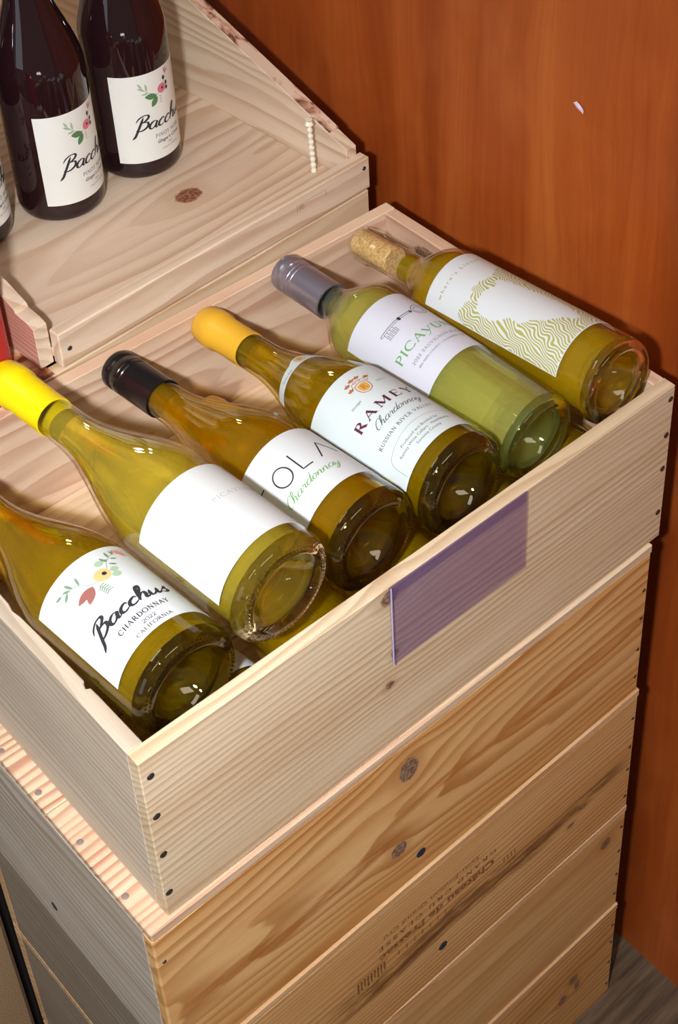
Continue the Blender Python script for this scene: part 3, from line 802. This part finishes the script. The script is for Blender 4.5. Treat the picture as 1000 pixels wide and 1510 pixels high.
# 2 plain white label, yellow foil, raised above its neighbours
b0, t0, R, L = BOT['pic']
t, rf = make_bottle('clear wine bottle with bright yellow foil and an almost blank white label', b0, t0, R, 'burg', G_CLEAR, W_LIGHT, L, (YEL, .242, 0, 'foil'), group=GR, fill=.232, punt=.022)
lb = label_patch('label', R, 20, 98, -56, 62, PAPER_T, t); lb['label'] = 'plain textured white label'
A = Ink(); A.caps('PICAYUNE', 17, 63, 3.4, 38, .09, .17, .12); inkset(lb, R, [(A, 'pale')])
A = Ink(); A.bfont('750 ML', -42, 8.5, 4.0)
o = A.onto('embossed_lettering', cylmap(R, 0, .0003), G_CLEAR, t)

# 3 black screw cap
b0, t0, R, L = BOT['tola']
t, rf = make_bottle('white wine bottle with black screw cap and thin black capital letters on its label', b0, t0, R, 'burg', G_OLIVE, W_AMBER, L, (BLK, .234, 0, 'screw'), group=GR, punt=.026)
label_patch('back_label', R, 26, 90, 90, 150, PAPER, t)
lb = label_patch('label', R, 31, 99, -72, 56, PAPER, t)
A = Ink()
rib = lambda pts, w_=1.0: A.ribbon(pts, lambda t_, d: w_)
rib(arc(-21.5, 69, 7.2, 8.4, 90, 450, 30), 1.15); rib([(-7.5, 79), (-8.2, 60.5), (.5, 60)], 1.2); rib([(9, 60), (17.5, 77), (27, 62)], 1.2); rib([(-43, 62), (-43, 78)], 1.2); rib([(-50, 78.5), (-36, 77.5)], 1.2)
S = Ink(); S.script('Chardonnay', -11.5, 47.5, 3.9, 52, .09, .25, .42, rise=-.03); inkset(lb, R, [(A, 'black'), (S, 'green')])

# 4 crest label, ochre foil
b0, t0, R, L = BOT['ramey']
t, rf = make_bottle('white wine bottle with ochre foil capsule, gold crest label and maroon capital letters', b0, t0, R, 'burg', G_OLIVE, W_GOLD, L, (OCH, .2415, 0, 'foil'), group=GR, punt=.028)
PAPER_B = plain('label_paper_cool', srgb(199, 209, 211), .5)
lb = label_patch('label', R, 22, 123, -53, 46, PAPER_B, t); lb['label'] = 'tall pale label with a gold crest'
A = Ink(); A.caps('RAMEY', -5, 75.3, 7.6, 60, .09, .27, .22)
S = Ink(); S.script('Chardonnay', -3, 63.5, 3.6, 46, .09, .22, .5)
G_ = Ink(); G_.caps('RUSSIAN RIVER VALLEY', -8, 52.8, 2.9, 58, .11, .20, .10)
G_.bfont('Produced and Bottled by', -8, 38.4, 2.5, sx=1.05); G_.bfont('Ramey Wine Cellars \u00b7 Healdsburg', -8, 34, 2.5, sx=1.05); G_.bfont('Sonoma County', -6, 29.4, 2.5, sx=1.05)
G_.ribbon(cat([(-42, 24), (-41, 38), (-34, 43.5), (-8, 46.8), (20, 43.5), (27, 38), (28, 24)], 8), lambda t_, d: .22)
G_.bfont('Vintage', -19, 92, 2.4, slant=.3); G_.bfont('2021', 13, 99, 2.4, slant=.2, track=1.5)
Gd = Ink(); Ru = Ink(); cxx, cyy = -2.5, 101
sh = cat([(-4.4, 4), (0, 5), (4.4, 4), (5, 0), (3.6, -4), (0, -5.6), (-3.6, -4), (-5, 0), (-4.4, 4)], 4)
Gd.blob([(cxx + x * .86, cyy + y * .86) for x, y in sh[:-1]]); Ru.ribbon([(cxx + x * 1.15, cyy + y * 1.15) for x, y in sh], lambda t_, d: .7)
Ru.caps('R', cxx, cyy - 2.4, 5)
for sgn in (-1, 1): Ru.ribbon(cat([(cxx + sgn * 1, cyy + 7), (cxx + sgn * 5, cyy + 8), (cxx + sgn * 7, cyy + 4), (cxx + sgn * 9, cyy + 6)], 5), lambda t_, d: .5)
for (x, y) in ((-2.4, 11.5), (2.8, 11.5), (-9, 4), (9, 8), (-8, 9.5)):
    for k in range(3): Ru.leaf(cxx + x, cyy + y - 1, 3.4, 1.9, 40 + 50 * k)
for q_ in range(7): Ru.disc(cxx - 3 + q_, cyy + 8.4 + (q_ % 2) * .8, .5)
inkset(lb, R, [(G_, 'grey'), (S, 'grey'), (A, 'maroon'), (Gd, 'gold'), (Ru, 'rust')])
nl = label_patch('neck_label', .03, 160, 186, -46, 46, PAPER_B, t, rf=rf, wav=lambda u, k: 176 + (-5.5 + 11 * k) * (.75 + .65 * max(0, 1 - (u / 12) ** 2) * (1 if k > .5 else 0)) - abs(u / 46) ** 1.6 * 5)
Gd = Ink(); Ru = Ink(); Gd.blob([(x * .62, 178 + y * .62) for x, y in sh[:-1]]); Ru.ribbon([(x * .85, 178 + y * .85) for x, y in sh], lambda t_, d: .6); Ru.caps('R', 0, 176.6, 2.8)
Gg = Ink(); Gg.bfont('Russian River', -21, 172.5, 2.0, slant=.2); Gg.bfont('Chardonnay', 21, 172.5, 2.0, slant=.2)
inkset(nl, .03, [(Gd, 'gold'), (Ru, 'rust'), (Gg, 'grey')], rf=rf)

# 5 green-tinted bottle with key label
b0, t0, R, L = BOT['green']
t, rf = make_bottle('pale green wine bottle with lilac-grey screw cap and a key drawn on its label', b0, t0, R, 'bord', G_GREEN, W_PALE, L, (SIL, .232, 0, 'screw'), group=GR, fill=.222, punt=.034, beads=False)
PAPER_L = plain('label_paper_lilac', srgb(202, 204, 216), .5)
label_patch('back_label', R, 62, 150, 85, 145, PAPER_L, t)
lb = label_patch('label', R, 85, 173, -52, 46, PAPER_L, t); lb['label'] = 'white label with a key drawing and green capitals'
A = Ink(); x = -41
A.caps('PICAyUNE', -1, 117.5, 7.2, 72, .08, .22, .10)
G_ = Ink(); G_.caps('2023 SAUVIGNON BLANC'.replace('3', '2'), -1, 107.5, 2.5, 58, .09, .15, .16); G_.bfont('89% NAPA COUNTY / 11% SONOMA COUNTY', -1, 101.5, 1.9)
K = Ink(); kb = 146
K.ribbon([(-27, kb + .9), (6, kb + .9)], lambda t_, d: .55); K.ribbon([(-27, kb - .9), (6, kb - .9)], lambda t_, d: .35); K.ribbon([(-27, kb + .9), (-27, kb - .9)], lambda t_, d: .5)
K.disc(-6, kb, 1.3, 2.0); K.disc(6.5, kb, 1.0, 1.8)
K.ribbon(cat([(8, kb), (12, kb + 5), (18, kb + 6.5), (22, kb + 3), (24, kb), (22, kb - 3), (18, kb - 6.5), (12, kb - 5), (8, kb)], 5), lambda t_, d: .5)
K.ribbon(cat([(10.5, kb), (13, kb + 3), (17.5, kb + 4), (20, kb + 1.6), (21.5, kb), (20, kb - 1.6), (17.5, kb - 4), (13, kb - 3), (10.5, kb)], 5), lambda t_, d: .35)
for k in range(4): K.ribbon([(-24 + k * 3, kb - 1), (-24 + k * 3, kb - 7), (-22.6 + k * 3, kb - 7), (-22.6 + k * 3, kb - 3)], lambda t_, d: .4)
K.ribbon([(-25, kb - 8), (-13, kb - 8)], lambda t_, d: .35)
inkset(lb, R, [(G_, 'grey'), (A, 'green'), (K, 'black')])

# 6 art label, bare cork
b0, t0, R, L = BOT['linus']   # next bottle
t, rf = make_bottle('clear wine bottle with bare cork and olive wavy-line art label, by the right crate wall', b0, t0, R, 'bord', G_CLEAR, W_AMBER, L, None, group=GR, fill=.238, punt=.026, beads=False)
CORKM = NT('natural_cork'); cn = CORKM.noise(CORKM.n('ShaderNodeTexCoord').outputs['Object'], 420, 3); CORKM.bsdf(Base_Color=CORKM.ramp(cn, [(.35, srgb(196, 154, 100)), (.6, srgb(228, 194, 142))]), Roughness=.8); CORKM = CORKM.m
ck = cork_part(t, L, CORKM)
A = Ink(); A.bfont('ESTATE WINE', 0, 262, 2.6, sx=.9); A.onto('cork_print', cylmap(.0125, 0, .00006), INK['rust'], ck)
U0, U1, S0, S1 = -47, 42, 35, 178
art = [(10, 143), (17, 146), (24, 143), (30, 138), (38, 128), (44, 35), (-48, 35), (-47, 128), (-45, 138), (-40, 143), (-33, 140), (-26, 136), (-18, 141), (-8, 140), (0, 137), (5, 138)]
wht = [(-33, 120), (-27, 129), (-14, 131), (-6, 126), (2, 131), (6, 120), (9, 103), (12, 92), (14, 74), (13, 60), (9, 49), (4, 47), (-1, 57), (-12, 66), (-17, 77), (-24, 84), (-24, 96), (-32, 106)]


def inside(p, poly):
    c = False; j = len(poly) - 1
    for i in range(len(poly)):
        if (poly[i][1] > p[1]) != (poly[j][1] > p[1]) and p[0] < (poly[j][0] - poly[i][0]) * (p[1] - poly[i][1]) / (poly[j][1] - poly[i][1]) + poly[i][0]: c = not c
        j = i
    return c


lb = label_patch('label', R, S0, S1, U0, U1, PAPER, t); lb['label'] = 'white label with olive wavy-line art'
st_ = .8; nu = int((U1 - U0 - 1.6) / st_); nv = int((S1 - S0 - 1.6) / st_)
vs = []; fs = []; uvs = []; mapf = cylmap(R, 0, .00034)
for j in range(nv + 1):
    for i in range(nu + 1):
        u = U0 + .8 + i * st_; v = S0 + .8 + j * st_; vs.append(mapf(u, v)); uvs += [u, v, 0]
for j in range(nv):
    for i in range(nu):
        c = (U0 + .8 + (i + .5) * st_, S0 + .8 + (j + .5) * st_)
        wv = 1.2 * math.sin(c[0] * .9) + 1.0 * math.sin(c[1] * 1.1 + c[0] * .3)
        if inside((c[0] + wv * .5, c[1] + wv), art) and not inside((c[0] - wv * .3, c[1] + wv * .6), wht):
            a = j * (nu + 1) + i; fs.append((a, a + 1, a + nu + 2, a + nu + 1))
o = pydata('art_print', vs, fs, ARTM, lb); at = o.data.attributes.new('luv', 'FLOAT_VECTOR', 'POINT'); at.data.foreach_set('vector', uvs)
A = Ink(); A.bfont("where's Linus?", -12, 163, 3.6, sx=1.25, track=1.35); inkset(lb, R, [(A, 'olive')])

# lower layer, seen only in the gaps
for k, (x, lab) in enumerate(((.0932, 'lower-layer wine bottle with plain white label, glimpsed between two bottles at the left'), (.1755, 'lower-layer wine bottle beneath the gap beside the black screw cap bottle'),
                              (.2595, 'lower-layer wine bottle beneath the black screw cap and crest label bottles'), (.3440, 'lower-layer wine bottle beneath the crest label and pale green bottles'), (.4235, 'lower-layer wine bottle beneath the pale green and bare cork bottles'))):
    t, rf = make_bottle(lab, (x, .024, -.0722), ((x + .012, .305, -.0900) if k else (.060, .300, -.0900)), .0372, 'burg', G_OLIVE, W_GOLD, .288, (OCH, .24, 0, 'foil'), group='lower layer of bottles in the filled crate', pr=.026, beads=False)
    if k == 0: label_patch('label', .0372, 14, 96, -50, 62, PAPER, t)

# three dark bottles standing on the display tray
PB = [((.3710, .5300), 17, 'dark red wine bottle with pink flower sprig label, standing nearest the tray\'s high side board'),
      ((.2840, .5230), 28, 'middle dark red wine bottle with pink flower sprig label, standing on the tray'),
      ((.1985, .5360), 34, 'dark red wine bottle cut by the picture edge, leftmost of three on the tray')]
for (x, y), deg, lab in PB:
    t, rf = make_bottle(lab, (x, y, FZ), (x, y, FZ + .3), .0378, 'burg', G_DARK, None, .300, (BLK, .23, 0, 'foil'), group='dark red wine bottles standing on the display tray', beads=False, punt=.02)
    R = .0378; c0 = R * 1000 * math.radians(deg)
    lb = label_patch('label', R, 19, 107, c0 - 50, c0 + 50, PAPER_W, t)
    A = Ink(); A.script('Bacchus', c0 - 2, 52, 7.0, 58, .14, .32, .3)
    Bk = Ink(); Bk.caps('PINOT NOIR', c0, 41.5, 3.3, 30, .09, .16, .16); Bk.bfont("Ginger's Cuvee", c0, 35.2, 3.2, slant=.3, bold=.02); Bk.bfont('2021', c0, 31, 1.9); Bk.bfont('CALIFORNIA', c0, 27.2, 1.9, track=1.3)
    inkset(lb, R, [(A, 'black'), (Bk, 'grey')]); bouquet(lb, R, c0 - 7, 84, 1.35, True)

# ---------------------------------------------------------------- crate stamps
def stamp(name, ink, mat, parent, fn): return ink.onto(name, fn, mat, parent)


BURN = NT('burnt_stamp'); bn = BURN.noise(BURN.n('ShaderNodeTexCoord').outputs['Object'], 500, 3); BURN.bsdf(Base_Color=BURN.ramp(bn, [(.35, srgb(96, 58, 26)), (.62, srgb(150, 102, 56))]), Roughness=.7); BURN = BURN.m
A = Ink()    # read upside down: the crate stands on its head
A.bfont('Ch\u00e2teau de Pressac', 0, 0, 9.0, sx=1.30, bold=.03)
A.caps('GRAND CRU CLASSE', 0, -12.5, 5.2, 136, .12, .24, .3)
A.bfont('Saint-Emilion Grand Cru', 6, -24, 5.0, sx=1.55, slant=.25)
for k in range(9): A.ribbon([(62 + k * 3.6, 13), (62 + k * 3.6, 24 + (k % 3) * 2)], lambda t_, d: 1.9)
A.ribbon([(58, 12), (96, 12)], lambda t_, d: .8); A.ribbon([(60, 28), (74, 36), (86, 28)], lambda t_, d: .8)
for k in range(7): A.ribbon([(-8 + k * 9, 14), (-8 + k * 9, 21)], lambda t_, d: .9)
for k in range(4): A.ribbon([(-92 + k * 4.5, 13), (-92 + k * 4.5, 20)], lambda t_, d: 1.2)
x0, zb = XO[3][0], ZB[3]
A.onto('brand_stamp', lambda u, v: (.241 - x0 - u / 1000, .0005, (-.4300 - zb) - v / 1000), BURN, CR[3])
A = Ink(); A.bfont('U5LAZ', 0, 0, 8, sx=.9)
A.onto('stencil', lambda u, v: (-.0003, .052 - u / 1000, .150 + v / 1000), plain('faded_stencil', srgb(168, 132, 116), .7), stacked[0])
A = Ink(); A.ribbon([(0, 0), (0, 7)], lambda t_, d: .4); A.ribbon([(34, 0), (34, 7)], lambda t_, d: .4); A.ribbon([(0, 7), (34, 7)], lambda t_, d: .3); A.bfont('(E)', 5, 2, 4)
A.onto('stencil', lambda u, v: (.250 + u / 1000, -.0003, .018 + v / 1000), plain('pencil_mark', srgb(140, 116, 96), .7), tray)

# ---------------------------------------------------------------- small things
t = NT('violet_acrylic'); tr = t.n('ShaderNodeBsdfTransparent', {0: (.905, .87, .955, 1)}); gl = t.n('ShaderNodeBsdfGlossy', {0: (1, 1, 1, 1), 'Roughness': .12}); df = t.n('ShaderNodeBsdfDiffuse', {0: srgb(150, 140, 175)})
fz = t.n('ShaderNodeLayerWeight', {0: .5}); fz = t.ma('ADD', t.ma('MULTIPLY', t.ma('POWER', fz.outputs['Facing'], 5.0), .8), .035); m1 = t.n('ShaderNodeMixShader', {0: .12}); t.t.links.new(tr.outputs[0], m1.inputs[1]); t.t.links.new(df.outputs[0], m1.inputs[2])
m2 = t.n('ShaderNodeMixShader', {0: fz}); t.t.links.new(m1.outputs[0], m2.inputs[1]); t.t.links.new(gl.outputs[0], m2.inputs[2]); t.t.links.new(m2.outputs[0], t.out.inputs[0])
ACR = t.m
pc = thing('price_card_holder', 'empty violet-tinted clear plastic card holder on the filled crate\'s front board', 'card holder', (.2015, -.0025, -.0775))
from_bm('front_sheet', jitter_box(0, .132, -.0008, 0, 0, .0795, .0002), ACR, pc)
from_bm('folded_lip', jitter_box(0, .132, .0002, .0010, .068, .0795, .0002), ACR, pc)
bm = jitter_box(0, .0012, -.0016, -.0009, 0, .0795, .0002)
from_bm('edge_bead', bm, plain('clear_edge', srgb(176, 170, 205), .2), pc)

# white twisted rod leaning in the tray corner
vs = []; fs = []; n = 10; K = 44
pA = Vector((.4706, .4020, FZ + .001)); pB = Vector((.4700, .4040, FZ + .0560))
for k in range(K + 1):
    s = k / K; c = pA.lerp(pB, s); r = .0023 * (1 + .22 * math.sin(s * 2 * PI * 9)) * (1 if s < .9 else 1.5)
    for i in range(n): a = 2 * PI * i / n; vs.append((c.x + r * math.cos(a), c.y + r * math.sin(a), c.z))
for k in range(K):
    for i in range(n): a = k * n + i; b_ = k * n + (i + 1) % n; fs.append((a, b_, b_ + n, a + n))
fs.append(tuple(range(n))[::-1]); fs.append(tuple(range(K * n, K * n + n)))
o = pydata('wall_plug', vs, fs, plain('white_plastic', srgb(240, 232, 214), .4), smooth=True)
o['label'] = 'ribbed white plastic peg upright in the display tray\'s front right corner'; o['category'] = 'peg'

# red canister, black strip filling the gap, brown bin at the left
RC = thing('red_canister', 'glossy red cylinder standing behind the filled crate at the left picture edge', 'canister', (.1003, .3925, -.889))
vs, fs = lathe([(0, 0), (.042, 0), (.0445, .004), (.0445, .995), (.042, 1.01), (.03, 1.02), (.02, 1.022), (.02, 1.035), (0, 1.035)], 56)
pydata('body', vs, fs, plain('red_gloss', srgb(214, 22, 22), .18), RC, smooth=True)
vs, fs = lathe([(.0453, .85), (.0458, .851), (.0458, .857), (.0453, .858)], 56); pydata('seam_ring', vs, fs, plain('red_seam', srgb(170, 12, 14), .3), RC, smooth=True)
BP = thing('black_strip', 'black upright post in the gap left of the lower crates', 'strip', (.000, .345, -.889))  # plain black upright filling the gap beside the crates
from_bm('strip', jitter_box(0, .045, 0, .02, .012, .70, .002), plain('plain_black', (.008, .006, .008, 1), .5), BP)
from_bm('strip_base', jitter_box(-.002, .05, -.004, .024, 0, .012, .001), plain('plain_black_base', (.01, .009, .01, 1), .45), BP)
t = NT('brown_speckle'); sp_ = t.noise(t.n('ShaderNodeTexCoord').outputs['Object'], 700, 2, .7)
t.bsdf(Base_Color=t.ramp(sp_, [(.35, srgb(140, 108, 76)), (.6, srgb(168, 138, 104)), (.75, srgb(210, 190, 164))]), Roughness=.8)
BB = thing('brown_bin', 'brown speckled bin at the bottom left corner beside the black post', 'bin', (-.30, .342, -.889))
from_bm('bin_body', jitter_box(0, .2955, 0, .2, 0, .38, .004), t.m, BB)
from_bm('bin_rim', jitter_box(-.003, .2955, -.003, .203, .38, .395, .002), plain('brown_rim', srgb(96, 76, 54), .6), BB)
